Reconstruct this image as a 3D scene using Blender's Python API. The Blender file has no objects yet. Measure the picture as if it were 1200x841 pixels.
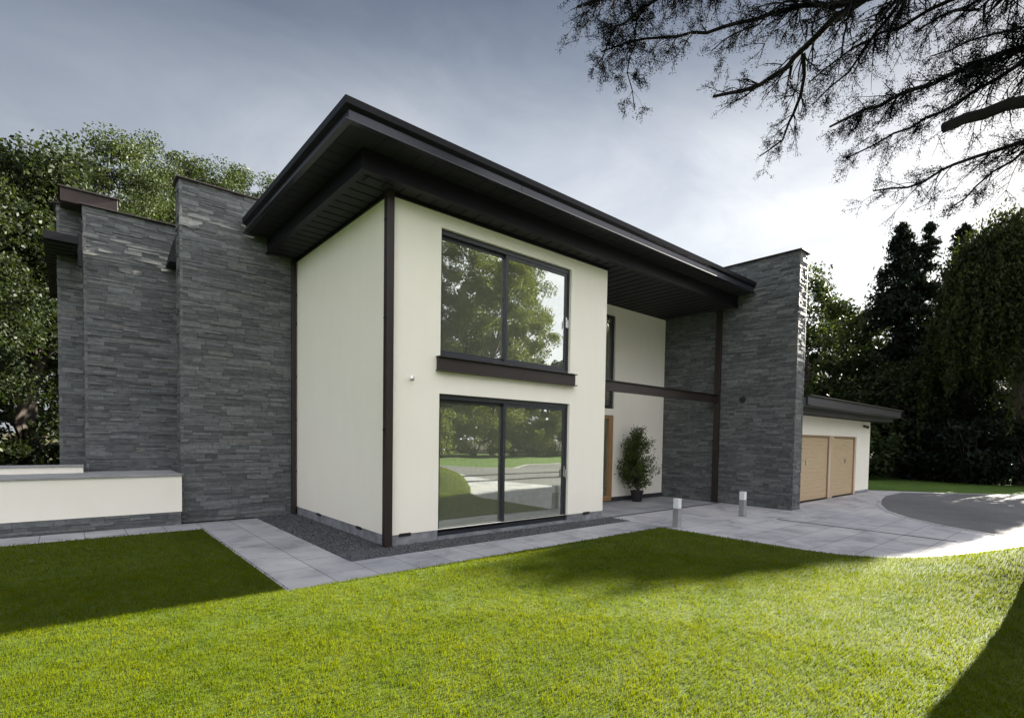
import bpy, math, random
import numpy as np
from mathutils import Vector, Matrix
from mathutils.geometry import tessellate_polygon
random.seed(7); rng = np.random.default_rng(7)
S = bpy.context.scene
COL = S.collection

# ---------------------------------------------------------------- helpers
ORG = {}
class MB:
    """collects faces; build() links them as one mesh object"""
    def __init__(s): s.v = []; s.f = []
    def poly(s, pts):
        n = len(s.v); s.v += [tuple(p) for p in pts]; s.f.append(tuple(range(n, n+len(pts)))); return s
    def hexa(s, p):
        n = len(s.v); s.v += [tuple(q) for q in p]
        for f in ((0,3,2,1),(4,5,6,7),(0,1,5,4),(1,2,6,5),(2,3,7,6),(3,0,4,7)): s.f.append(tuple(n+i for i in f))
        return s
    def box(s, x0,x1,y0,y1,z0,z1):
        return s.hexa([(x0,y0,z0),(x1,y0,z0),(x1,y1,z0),(x0,y1,z0),(x0,y0,z1),(x1,y0,z1),(x1,y1,z1),(x0,y1,z1)])
    def tube(s, pts, rad, n=8, caps=True):
        pts = [Vector(p) for p in pts]
        if not hasattr(rad, '__len__'): rad = [rad]*len(pts)
        base = len(s.v); up = Vector((0,0,1))
        for i,p in enumerate(pts):
            d = (pts[min(i+1,len(pts)-1)]-pts[max(i-1,0)]).normalized()
            a = d.cross(up)
            if a.length < .05: a = d.cross(Vector((1,0,0)))
            a.normalize(); b = d.cross(a)
            for k in range(n):
                t = 2*math.pi*k/n
                s.v.append(tuple(p+(a*math.cos(t)+b*math.sin(t))*rad[i]))
        for i in range(len(pts)-1):
            for k in range(n):
                k2=(k+1)%n
                s.f.append((base+i*n+k, base+i*n+k2, base+(i+1)*n+k2, base+(i+1)*n+k))
        if caps:
            s.f.append(tuple(base+k for k in range(n))); s.f.append(tuple(base+(len(pts)-1)*n+k for k in reversed(range(n))))
        return s
    def build(s, name, mat, parent=None, bevel=0, smooth=False):
        off = ORG.get(parent.name, (0,0,0)) if parent else (0,0,0)
        v = np.array(s.v, dtype=np.float32)-np.array(off, dtype=np.float32)
        me = bpy.data.meshes.new(name); me.from_pydata(v.tolist(), [], s.f)
        return link(name, me, mat, parent, bevel, smooth)
def link(name, me, mat, parent=None, bevel=0, smooth=False):
    me.materials.append(mat)
    if smooth: me.shade_smooth()
    o = bpy.data.objects.new(name, me); COL.objects.link(o)
    if parent:
        o.parent = parent; ORG[o.name] = ORG.get(parent.name,(0,0,0))
    if bevel:
        m = o.modifiers.new('bevel','BEVEL'); m.width = bevel; m.segments = 2; m.limit_method='ANGLE'
    return o
def build2(name, pairs, parent):
    a=MB(); idx=[]
    for k,(m_,mt) in enumerate(pairs):
        n=len(a.v); a.v+=m_.v; a.f+=[tuple(i+n for i in f_) for f_ in m_.f]; idx+=[k]*len(m_.f)
    o=a.build(name,pairs[0][1],parent)
    for _,mt in pairs[1:]: o.data.materials.append(mt)
    o.data.polygons.foreach_set('material_index',idx); return o
def fast_mesh(name, V, nper, mat, parent=None):
    """V: (N*nper,3) array, every nper consecutive verts form one face"""
    off = np.array(ORG.get(parent.name,(0,0,0)) if parent else (0,0,0), dtype=np.float32)
    V = (np.asarray(V, dtype=np.float32)-off)
    n = len(V); nf = n//nper
    me = bpy.data.meshes.new(name)
    me.vertices.add(n); me.vertices.foreach_set('co', V.ravel())
    me.loops.add(n); me.loops.foreach_set('vertex_index', np.arange(n, dtype=np.int32))
    me.polygons.add(nf); me.polygons.foreach_set('loop_start', np.arange(0,n,nper,dtype=np.int32))
    me.update(calc_edges=True); me.validate()
    return link(name, me, mat, parent)
def thing(name, label, cat, loc=(0,0,0), group=None):
    o = bpy.data.objects.new(name, None); COL.objects.link(o); o.location = loc; ORG[o.name] = tuple(loc)
    o['label']=label; o['category']=cat
    if group: o['group']=group
    return o
def kind(o, k): o['kind']=k; return o

# ---------------------------------------------------------------- materials
def newmat(name):
    m = bpy.data.materials.new(name); m.use_nodes = True
    nt = m.node_tree; nt.nodes.clear()
    out = nt.nodes.new('ShaderNodeOutputMaterial'); return m, nt, out
def N(nt, t, **kw):
    n = nt.nodes.new(t)
    for k,v in kw.items():
        if k in n.inputs.keys() if isinstance(k,str) else False: n.inputs[k].default_value = v
        else: setattr(n, k, v)
    return n
def mixc(nt, fac, a, b, bt='MIX'):
    m = nt.nodes.new('ShaderNodeMix'); m.data_type='RGBA'; m.blend_type=bt
    for sock,val in ((m.inputs['Factor'],fac),(m.inputs['A'],a),(m.inputs['B'],b)):
        pass
    ins=[i for i in m.inputs if i.type=='RGBA']; f=m.inputs[0]
    for sock,val in ((f,fac),(ins[0],a),(ins[1],b)):
        if isinstance(val,bpy.types.NodeSocket): nt.links.new(val,sock)
        else: sock.default_value = val if not isinstance(val,tuple) else (*val,1)[:4]
    return [o for o in m.outputs if o.type=='RGBA'][0]
def noise(nt, scale, detail=4, vec=None, rough=.55, dist=0):
    n=nt.nodes.new('ShaderNodeTexNoise'); n.inputs['Scale'].default_value=scale; n.inputs['Detail'].default_value=detail
    n.inputs['Roughness'].default_value=rough; n.inputs['Distortion'].default_value=dist
    if vec: nt.links.new(vec,n.inputs['Vector'])
    return n
def coord(nt, scale=(1,1,1), rot=(0,0,0)):
    g=nt.nodes.new('ShaderNodeNewGeometry'); mp=nt.nodes.new('ShaderNodeMapping')
    nt.links.new(g.outputs['Position'],mp.inputs['Vector']); mp.inputs['Scale'].default_value=scale; mp.inputs['Rotation'].default_value=rot
    return mp.outputs['Vector']
def ramp(nt, fac, stops):
    r=nt.nodes.new('ShaderNodeValToRGB'); nt.links.new(fac,r.inputs['Fac'])
    e=r.color_ramp.elements
    while len(e)<len(stops): e.new(.5)
    for el,(p,c) in zip(e,stops): el.position=p; el.color=(*c,1) if len(c)==3 else c
    return r.outputs['Color']
def principled(nt, out, col, rough=.6, metal=0, bump=None, bstr=.3, bdist=.01, spec=.5):
    p=nt.nodes.new('ShaderNodeBsdfPrincipled')
    if isinstance(col,bpy.types.NodeSocket): nt.links.new(col,p.inputs['Base Color'])
    else: p.inputs['Base Color'].default_value=(*col,1)
    if isinstance(rough,bpy.types.NodeSocket): nt.links.new(rough,p.inputs['Roughness'])
    else: p.inputs['Roughness'].default_value=rough
    p.inputs['Metallic'].default_value=metal; p.inputs['Specular IOR Level'].default_value=spec
    if bump is not None:
        b=nt.nodes.new('ShaderNodeBump'); b.inputs['Strength'].default_value=bstr; b.inputs['Distance'].default_value=bdist
        nt.links.new(bump,b.inputs['Height']); nt.links.new(b.outputs['Normal'],p.inputs['Normal'])
    nt.links.new(p.outputs[0],out.inputs['Surface']); return p
def simple(name, col, rough=.6, metal=0, nscale=6, var=.12, bstr=.1, bd=.003, spec=.5):
    m,nt,out=newmat(name); v=coord(nt); n=noise(nt,nscale,5,v); n2=noise(nt,nscale*25,3,v)
    lo=tuple(c*(1-var) for c in col); hi=tuple(min(1,c*(1+var)) for c in col)
    c=ramp(nt,n.outputs['Fac'],[(.3,lo),(.7,hi)])
    principled(nt,out,c,rough,metal,n2.outputs['Fac'],bstr,bd,spec); return m

def mat_stone(name, a, b, c):
    m,nt,out=newmat(name); v=coord(nt,(1,1,2.5))
    g=nt.nodes.new('ShaderNodeNewGeometry')
    base=ramp(nt,g.outputs['Random Per Island'],[(0,a),(.35,b),(.7,c),(.94,tuple(x*1.25 for x in c)),(1,(c[0]*1.15,c[1]*1.08,c[2]))])
    n=noise(nt,9,8,v,.7); n2=noise(nt,40,6,v,.7,.5)
    sh=ramp(nt,n.outputs['Fac'],[(.28,(.5,.52,.55)),(.55,(1,1,1)),(.8,(1.35,1.32,1.25))])
    col=mixc(nt,1.0,base,sh,'MULTIPLY')
    principled(nt,out,col,.62,0,n2.outputs['Fac'],.6,.010,.3); return m
M={}
M['stone']=mat_stone('slate_stone',(.080,.085,.088),(.108,.115,.118),(.136,.144,.146))
M['grout']=simple('stone_backing',(.03,.033,.036),.9)
def mat_render():
    m,nt,out=newmat('cream_render'); v=coord(nt); n=noise(nt,1.1,5,v); n2=noise(nt,180,3,v); n3=noise(nt,5,5,coord(nt,(1,1,.18)))
    c=ramp(nt,n.outputs['Fac'],[(.3,(.86,.825,.725)),(.7,(.875,.845,.755))])
    c=mixc(nt,1.0,c,ramp(nt,n3.outputs['Fac'],[(.35,(.985,.985,.98)),(.6,(1,1,1))]),'MULTIPLY')
    principled(nt,out,c,.85,0,n2.outputs['Fac'],.35,.004,.2); return m
M['render']=mat_render()
M['plinth']=simple('plinth_slate',(.2,.21,.225),.7,0,5,.35,.4,.01)
M['steel']=simple('dark_brown_steel',(.021,.0135,.012),.45,0,3,.2,.05)
M['gutter']=simple('black_gutter_metal',(.006,.006,.009),.5,0,2,.1,.04,.003,.25)
M['fascia']=simple('dark_fascia_metal',(.02,.021,.031),.3,.25,2,.15,.04)
M['soffit']=simple('dark_soffit_board',(.013,.0125,.014),.7,0,3,.2,.05)
M['groove']=simple('soffit_groove',(.006,.006,.006),.9)
M['frame']=simple('anthracite_frame',(.022,.026,.034),.38,0,4,.08,.02)
M['chrome']=simple('brushed_metal',(.55,.55,.56),.3,1,5,.05,.02)
M['galv']=simple('grey_post_metal',(.3,.31,.31),.45,.35,5,.15,.04)
M['lens']=simple('pale_lamp_head',(.72,.74,.76),.35,0,5,.05,.02)
M['black']=simple('black_plastic',(.012,.012,.013),.5)
M['copper']=simple('aged_copper',(.04,.027,.024),.6,.3,1.2,.4,.05)
M['coping']=simple('grey_coping',(.27,.275,.28),.7,0,3,.15,.1)
M['roofm']=simple('roof_sheet',(.09,.095,.1),.6)
M['intwall']=simple('interior_wall',(.85,.82,.66),.9)
M['intfloor']=simple('interior_floor',(.6,.52,.4),.5)
M['dark']=simple('dark_interior',(.03,.03,.03),.7)
def mat_wood(name, lo, hi, axis=2):
    m,nt,out=newmat(name); sc=[14,14,14]; sc[axis]=.8
    v=coord(nt,tuple(sc)); n=noise(nt,2.2,7,v,.6,.6); c=ramp(nt,n.outputs['Fac'],[(.3,lo),(.7,hi)])
    principled(nt,out,c,.5,0,n.outputs['Fac'],.15,.002); return m
M['oak']=mat_wood('oak_boards',(.43,.31,.18),(.54,.415,.265),0)
M['oakdark']=mat_wood('oak_door_frame',(.27,.15,.065),(.37,.225,.105),2)
def mat_paving(name, c1, c2, bw, bh, rot=0, off=(0,0)):
    m,nt,out=newmat(name); g=nt.nodes.new('ShaderNodeNewGeometry'); mp=nt.nodes.new('ShaderNodeMapping')
    nt.links.new(g.outputs['Position'],mp.inputs['Vector']); mp.inputs['Rotation'].default_value=(0,0,rot); mp.inputs['Location'].default_value=(off[0],off[1],0)
    v=mp.outputs['Vector']
    b=nt.nodes.new('ShaderNodeTexBrick'); nt.links.new(v,b.inputs['Vector']); b.offset=.5
    b.inputs['Scale'].default_value=1; b.inputs['Brick Width'].default_value=bw; b.inputs['Row Height'].default_value=bh
    b.inputs['Mortar Size'].default_value=.006; b.inputs['Mortar Smooth'].default_value=.2; b.inputs['Bias'].default_value=0
    b.inputs['Color1'].default_value=(*c1,1); b.inputs['Color2'].default_value=(*c2,1); b.inputs['Mortar'].default_value=tuple(x*.28 for x in c1)+(1,)
    n=noise(nt,1.3,7,v,.65,.6); n2=noise(nt,60,4,v); n3=noise(nt,.35,4,v)
    sh=ramp(nt,n.outputs['Fac'],[(.34,(.62,.63,.66)),(.48,(.93,.93,.94)),(.7,(1.14,1.14,1.13))])
    c=mixc(nt,1.0,b.outputs['Color'],sh,'MULTIPLY')
    c=mixc(nt,1.0,c,ramp(nt,n3.outputs['Fac'],[(.35,(.86,.87,.9)),(.6,(1.04,1.03,1.02))]),'MULTIPLY')
    ad=nt.nodes.new('ShaderNodeMath'); ad.operation='MULTIPLY_ADD'; nt.links.new(b.outputs['Fac'],ad.inputs[0]); ad.inputs[1].default_value=-1.5; nt.links.new(n2.outputs['Fac'],ad.inputs[2])
    principled(nt,out,c,.7,0,ad.outputs[0],.4,.004,.35); return m
M['path']=mat_paving('concrete_path_slabs',(.33,.335,.35),(.38,.385,.395),.9,.53,math.pi/2,(-.1,.27+.5))
M['drive']=mat_paving('pale_drive_paving',(.36,.36,.375),(.41,.41,.42),.9,.6)
M['entry']=mat_paving('entrance_slabs',(.25,.255,.265),(.31,.315,.325),.6,.6)
def mat_ground(name, cols, sc=3, bd=.02, rough=.9):
    m,nt,out=newmat(name); v=coord(nt); n=noise(nt,sc,8,v,.7); n2=noise(nt,sc*25,4,v,.7); n3=noise(nt,.25,3,v)
    c=ramp(nt,n.outputs['Fac'],[(.3,cols[0]),(.5,cols[1]),(.7,cols[2])])
    c=mixc(nt,1.0,c,ramp(nt,n2.outputs['Fac'],[(.3,(.55,.55,.55)),(.65,(1.25,1.25,1.2))]),'MULTIPLY')
    c=mixc(nt,1.0,c,ramp(nt,n3.outputs['Fac'],[(.35,(.85,.85,.85)),(.65,(1.12,1.12,1.1))]),'MULTIPLY')
    principled(nt,out,c,rough,0,n2.outputs['Fac'],.8,bd,.2); return m
M['tarmac']=mat_ground('turning_area_tarmac',[(.10,.10,.11),(.12,.12,.13),(.14,.14,.147)],1.2,.006)
M['grassland']=mat_ground('grass_ground',[(.05,.095,.014),(.065,.12,.018),(.085,.14,.022)],2,.03)
M['lawnbase']=mat_ground('lawn_soil',[(.03,.05,.004),(.045,.07,.005),(.06,.085,.008)],4,.01)
M['forest']=mat_ground('forest_floor',[(.03,.025,.015),(.04,.035,.02),(.04,.05,.02)],1.5,.05)
M['gravelbed']=simple('gravel_bed',(.03,.031,.034),.9)

def mat_leaf(name, cols, trans=.35, rough=.5):
    m,nt,out=newmat(name); g=nt.nodes.new('ShaderNodeNewGeometry')
    c=ramp(nt,g.outputs['Random Per Island'],[(i/(len(cols)-1),x) for i,x in enumerate(cols)])
    n=noise(nt,.55,3,coord(nt)); c=mixc(nt,1.0,c,ramp(nt,n.outputs['Fac'],[(.35,(.75,.8,.8)),(.65,(1.2,1.15,1.0))]),'MULTIPLY')
    p=nt.nodes.new('ShaderNodeBsdfPrincipled'); nt.links.new(c,p.inputs['Base Color']); p.inputs['Roughness'].default_value=rough; p.inputs['Specular IOR Level'].default_value=.12
    t=nt.nodes.new('ShaderNodeBsdfTranslucent'); c2=mixc(nt,1.0,c,(1.3,1.25,.6),'MULTIPLY'); nt.links.new(c2,t.inputs['Color'])
    mx=nt.nodes.new('ShaderNodeMixShader'); mx.inputs[0].default_value=trans
    nt.links.new(p.outputs[0],mx.inputs[1]); nt.links.new(t.outputs[0],mx.inputs[2]); nt.links.new(mx.outputs[0],out.inputs['Surface']); return m
def mat_blade():
    m,nt,out=newmat('grass_blades'); g=nt.nodes.new('ShaderNodeNewGeometry'); v=coord(nt)
    c=ramp(nt,g.outputs['Random Per Island'],[(0,(.070,.094,.002)),(.5,(.084,.110,.003)),(1,(.102,.126,.005))])
    n=noise(nt,1.6,5,v,.6); c=mixc(nt,1.0,c,ramp(nt,n.outputs['Fac'],[(.28,(.66,.78,.8)),(.5,(1,1,1)),(.72,(1.25,1.13,1.0))]),'MULTIPLY')
    p=nt.nodes.new('ShaderNodeBsdfPrincipled'); nt.links.new(c,p.inputs['Base Color']); p.inputs['Roughness'].default_value=.9; p.inputs['Specular IOR Level'].default_value=0
    t=nt.nodes.new('ShaderNodeBsdfTranslucent'); nt.links.new(mixc(nt,1.0,c,(1.4,1.35,.4),'MULTIPLY'),t.inputs['Color'])
    mx=nt.nodes.new('ShaderNodeMixShader'); mx.inputs[0].default_value=.45
    nt.links.new(p.outputs[0],mx.inputs[1]); nt.links.new(t.outputs[0],mx.inputs[2]); nt.links.new(mx.outputs[0],out.inputs['Surface']); return m
M['blade']=mat_blade()
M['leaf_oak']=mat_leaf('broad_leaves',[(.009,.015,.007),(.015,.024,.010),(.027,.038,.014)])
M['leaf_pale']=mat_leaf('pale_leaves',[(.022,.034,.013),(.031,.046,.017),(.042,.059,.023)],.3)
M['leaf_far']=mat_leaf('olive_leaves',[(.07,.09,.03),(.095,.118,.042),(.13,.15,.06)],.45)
M['leaf_dark']=mat_leaf('conifer_needles',[(.005,.010,.007),(.009,.015,.010),(.014,.021,.013)],.15)
M['leaf_willow']=mat_leaf('willow_leaves',[(.014,.022,.007),(.02,.03,.009),(.038,.045,.012)],.25)
M['leaf_cedar']=mat_leaf('cedar_needles',[(.004,.006,.006),(.007,.010,.009),(.012,.015,.012)],.1)
m_,nt_,o_=newmat('cedar_needles'); principled(nt_,o_,(.006,.008,.009),.9,0,spec=.0); M['leaf_cedar']=m_
M['leaf_pot']=mat_leaf('bay_leaves',[(.04,.065,.016),(.065,.095,.024),(.10,.13,.035)],.25)
M['bark']=simple('dark_bark',(.05,.04,.032),.9,0,8,.4,.8,.03)
M['barkpale']=simple('pale_bark',(.16,.14,.10),.9,0,8,.4,.8,.02)
M['cedarbark']=simple('cedar_bark',(.012,.010,.010),.95,0,10,.3,.8,.02)

def mat_bark():
    m,nt,out=newmat('furrowed_cedar_bark'); v=coord(nt,(1,1,.28)); n=noise(nt,9,8,v,.7,.8); n2=noise(nt,30,5,v,.6)
    c=ramp(nt,n.outputs['Fac'],[(.32,(.018,.014,.012)),(.5,(.05,.04,.034)),(.7,(.10,.088,.075))])
    principled(nt,out,c,.95,0,n.outputs['Fac'],1.0,.05,.1); return m
M['trunkbark']=mat_bark()
def mat_glass():
    m,nt,out=newmat('window_glass')
    f=nt.nodes.new('ShaderNodeFresnel'); f.inputs['IOR'].default_value=1.9
    mr=nt.nodes.new('ShaderNodeMapRange'); nt.links.new(f.outputs[0],mr.inputs['Value']); mr.inputs['From Min'].default_value=0; mr.inputs['From Max'].default_value=1
    mr.inputs['To Min'].default_value=.34; mr.inputs['To Max'].default_value=1
    tr=nt.nodes.new('ShaderNodeBsdfTransparent'); tr.inputs['Color'].default_value=(.84,.88,.80,1)
    gl=nt.nodes.new('ShaderNodeBsdfGlossy'); gl.inputs['Roughness'].default_value=.0; gl.inputs['Color'].default_value=(.95,1,.94,1)
    mx=nt.nodes.new('ShaderNodeMixShader'); nt.links.new(mr.outputs[0],mx.inputs[0]); nt.links.new(tr.outputs[0],mx.inputs[1]); nt.links.new(gl.outputs[0],mx.inputs[2])
    n=noise(nt,.9,1,coord(nt)); b=nt.nodes.new('ShaderNodeBump'); b.inputs['Strength'].default_value=.02; b.inputs['Distance'].default_value=.05
    nt.links.new(n.outputs['Fac'],b.inputs['Height']); nt.links.new(b.outputs['Normal'],gl.inputs['Normal'])
    df=nt.nodes.new('ShaderNodeBsdfDiffuse'); df.inputs['Color'].default_value=(.5,.53,.42,1); m2=nt.nodes.new('ShaderNodeMixShader'); m2.inputs[0].default_value=.15  # pale diffuse share imitates the veil of reflections and room light on panes
    nt.links.new(mx.outputs[0],m2.inputs[1]); nt.links.new(df.outputs[0],m2.inputs[2]); nt.links.new(m2.outputs[0],out.inputs['Surface']); return m
M['glass']=mat_glass()

# ---------------------------------------------------------------- camera (solved from the photograph)
cam=bpy.data.cameras.new('camera'); co=bpy.data.objects.new('camera',cam); COL.objects.link(co); S.camera=co
r=Vector((0.74053785,-0.67177804,0.01783148)); u=Vector((0.0109231,0.0385635,0.99919645)); f=Vector((0.67192588,0.73974801,-0.03589563))
co.matrix_world=Matrix(((r.x,u.x,-f.x,-3.6207),(r.y,u.y,-f.y,-7.4915),(r.z,u.z,-f.z,1.7002),(0,0,0,1)))
cam.sensor_width=36; cam.lens=614.364/1200*36; cam.shift_x=-(635.56-600)/1200; cam.shift_y=(535.99-420.5)/1200
cam.clip_start=.05; cam.clip_end=2000

# ---------------------------------------------------------------- sky and sun
SUN_EL=math.radians(24); SUN_AZ=math.radians(-2.3)   # measured from +x towards +y
sd=Vector((math.cos(SUN_EL)*math.cos(SUN_AZ),math.cos(SUN_EL)*math.sin(SUN_AZ),math.sin(SUN_EL)))
L=bpy.data.lights.new('sun','SUN'); L.energy=5.0; L.angle=math.radians(.6); L.color=(1,.93,.8)
so=bpy.data.objects.new('sun',L); COL.objects.link(so); so.rotation_euler=sd.to_track_quat('Z','Y').to_euler(); so.location=(30,-3,15)
w=bpy.data.worlds.new('World'); S.world=w; w.use_nodes=True; nt=w.node_tree; nt.nodes.clear()
out=nt.nodes.new('ShaderNodeOutputWorld'); bg=nt.nodes.new('ShaderNodeBackground'); nt.links.new(bg.outputs[0],out.inputs[0])
sky=nt.nodes.new('ShaderNodeTexSky'); sky.sky_type='NISHITA'; sky.sun_disc=False; sky.sun_elevation=SUN_EL; sky.sun_rotation=math.radians(90)-SUN_AZ
tc=nt.nodes.new('ShaderNodeTexCoord'); dirv=tc.outputs['Generated']
sep=nt.nodes.new('ShaderNodeSeparateXYZ'); nt.links.new(dirv,sep.inputs[0])
mp=nt.nodes.new('ShaderNodeMapping'); nt.links.new(dirv,mp.inputs['Vector']); mp.inputs['Scale'].default_value=(1,1,2.2)
n1=noise(nt,2.6,8,mp.outputs[0],.6,.8); n2=noise(nt,1.0,2,mp.outputs[0])
# thin cloud layer: bright at the horizon, slate grey higher up, bright again overhead and to the south
zr=ramp(nt,sep.outputs['Z'],SKYSTOPS:=[(0,(2.15,2.18,2.2)),(.28,(2.05,2.1,2.15)),(.46,(1.42,1.50,1.62)),(.57,(.58,.66,.80)),(.67,(.20,.25,.38)),(.80,(1.5,1.55,1.65)),(1,(4.6,4.6,4.6))])
dt=nt.nodes.new('ShaderNodeVectorMath'); dt.operation='DOT_PRODUCT'; nt.links.new(dirv,dt.inputs[0]); dt.inputs[1].default_value=Vector((.86,.46,.22)).normalized()
glow=ramp(nt,dt.outputs['Value'],[(.42,(.42,.45,.50)),(.66,(.66,.68,.72)),(.84,(.98,.98,.98)),(.97,(1.08,1.07,1.06))])
south=ramp(nt,sep.outputs['Y'],[(0,(0,0,0)),(1,(1,1,1))])
ms=nt.nodes.new('ShaderNodeMapRange'); nt.links.new(sep.outputs['Y'],ms.inputs[0]); ms.inputs[1].default_value=.05; ms.inputs[2].default_value=-.5; ms.inputs[3].default_value=0; ms.inputs[4].default_value=1
c=mixc(nt,1.0,zr,glow,'MULTIPLY')
c=mixc(nt,ms.outputs[0],c,(5.5,5.45,5.7))
cl=ramp(nt,n1.outputs['Fac'],[(.32,(.80,.82,.85)),(.5,(.98,.98,.98)),(.66,(1.16,1.14,1.10))])
c=mixc(nt,1.0,c,cl,'MULTIPLY')
fin=mixc(nt,.95,sky.outputs[0],c)
nt.links.new(fin,bg.inputs['Color']); bg.inputs['Strength'].default_value=.06
S.view_settings.view_transform='Standard'; S.view_settings.look='None'; S.view_settings.gamma=1; S.view_settings.use_curve_mapping=False
S.view_settings.exposure=2.9

# ---------------------------------------------------------------- setting: ground, paths, drive, lawn
def sheet(name, pts, z, mat):
    tris=tessellate_polygon([[Vector((x,y,0)) for x,y in pts]])
    me=bpy.data.meshes.new(name); me.from_pydata([(x,y,z) for x,y in pts],[],[tuple(t) for t in tris]); me.update()
    for p_ in me.polygons:
        if p_.normal.z<0: p_.flip()
    return kind(link(name,me,mat),'structure')
def lawn_edge(y):
    ys=[-60,-14,-12,-10.3,-8.9,-7.8,-6.8,-5.9,-5.3,-4.7,-4.1,-1.5]; xs=[9.6,8.7,8.4,7.8,7.0,6.5,6.15,5.75,5.35,5.1,5.0,4.95]
    return float(np.interp(y,ys,xs))
def mound(x,y):
    return .72*np.exp(-.5*(((x-5.35)/1.1)**2+((y+8.0)/1.0)**2))+.10*np.exp(-.5*(((x-5.0)/1.0)**2+((y+6.6)/.6)**2))
g=MB(); g.poly([(-400,-400,-.06),(400,-400,-.06),(400,400,-.06),(-400,400,-.06)]); kind(g.build('ground',M['forest']),'structure')
sheet('meadow',[(-60,-45),(60,-45),(60,24),(24,24),(19,9.5),(-9,9.5),(-30,9.5),(-60,9.5)],-.03,M['grassland'])
drive=[(5,-1.5),(4.9,-8),(7.2,-12),(8.4,-16),(7.5,-26),(4,-45),(13,-45),(12.4,-26),(12.8,-19.6),(13.9,-17),(15.4,-15.8),(19,-18.8),(22.6,-19.1),(25,-15),(25,-9),(22.6,-5.8),(20.3,-3.7),(18.6,-1.2),(17.9,-1.0),(17.9,-.02),(9.94,-.02),(5.2,-.02),(5.2,-1.5)]
sheet('driveway',drive,0,M['drive'])
tar=[(18.4,-2.25),(16.6,-2.25),(15.2,-2.5),(13.6,-2.9),(12.1,-3.45),(11,-4.15),(10.15,-5.0),(9.6,-6.0),(9.35,-7.3),(9.3,-9),(9.5,-11),(10,-13),(10.3,-17),(9.6,-26),(8,-45),(12.5,-45),(12.1,-26),(12.6,-19.6),(13.8,-16.8),(15.4,-15.5),(19,-18.5),(22.5,-18.8),(24.7,-15),(24.7,-9),(22.4,-6),(20.2,-3.9)]
sheet('turning_area',tar,.005,M['tarmac'])
# kerb ring of small setts along the curved edge
kb=MB(); cur=[Vector((x,y,0)) for x,y in tar[:11]]
for a,b in zip(cur,cur[1:]):
    n=max(1,int((b-a).length/.22)); d=(b-a)/n; t=d.normalized(); q=Vector((-t.y,t.x,0))
    for i in range(n):
        p0=a+d*i+t*.006; p1=a+d*(i+1)-t*.006
        kb.hexa([p0-q*.06,p1-q*.06,p1+q*.06,p0+q*.06]+[v_+Vector((0,0,.009)) for v_ in (p0-q*.06,p1-q*.06,p1+q*.06,p0+q*.06)])
kind(kb.build('edging',M['path']),'structure')
sheet('path',[(-16,3.25),(-16,4.14),(-.8,4.14),(-.8,-.58),(5.2,-.58),(5.2,-1.5),(5,-1.62),(-1.9,-1.62),(-1.9,3.25)],.0,M['path'])
sheet('entrance_floor',[(4.97,.02),(9.93,.02),(9.93,1.96),(4.97,1.96)],.004,M['entry'])
sheet('gravel_bed',[(-.8,-.58),(-.8,4.32),(0,4.32),(0,0),(5.2,0),(5.2,-.58)],-.01,M['gravelbed'])
# drain channels
d=MB(); d.box(5.2,9.9,-.045,.012,.0,.008); kind(d.build('drain_channel',M['gravelbed']),'structure')
d=MB(); d.box(8.1,8.125,-5.6,-2.4,.0,.006); kind(d.build('drain_channel',M['gravelbed']),'structure')
# lawn surfaces
def grid(name, xf, ys, nx, zf, mat):
    me=bpy.data.meshes.new(name); V=[];F=[]
    for j,y in enumerate(ys):
        x0,x1=xf(y)
        for i in range(nx+1):
            x=x0+(x1-x0)*i/nx; e=.0 if i in (0,) else 0
            V.append((x,y,zf(x,y)))
    for j in range(len(ys)-1):
        for i in range(nx): F.append((j*(nx+1)+i,j*(nx+1)+i+1,(j+1)*(nx+1)+i+1,(j+1)*(nx+1)+i))
    # skirt on the right side
    n=len(V)
    for j,y in enumerate(ys): V.append((V[j*(nx+1)+nx][0]+.01,y,-.02))
    for j in range(len(ys)-1): F.append((j*(nx+1)+nx,n+j,n+j+1,(j+1)*(nx+1)+nx))
    me.from_pydata(V,[],F); me.update()
    for p_ in me.polygons:
        if p_.normal.z<-.1: p_.flip()
    return kind(link(name,me,mat,smooth=True),'structure')
zl=lambda x,y: .018+float(mound(x,y))
grid('lawn',lambda y:(-16,lawn_edge(y)),list(np.linspace(-16,-1.53,90)),120,zl,M['lawnbase'])
grid('lawn',lambda y:(-16,-1.88),list(np.linspace(-1.53,3.25,8)),20,lambda x,y:.018,M['lawnbase'])

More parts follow.
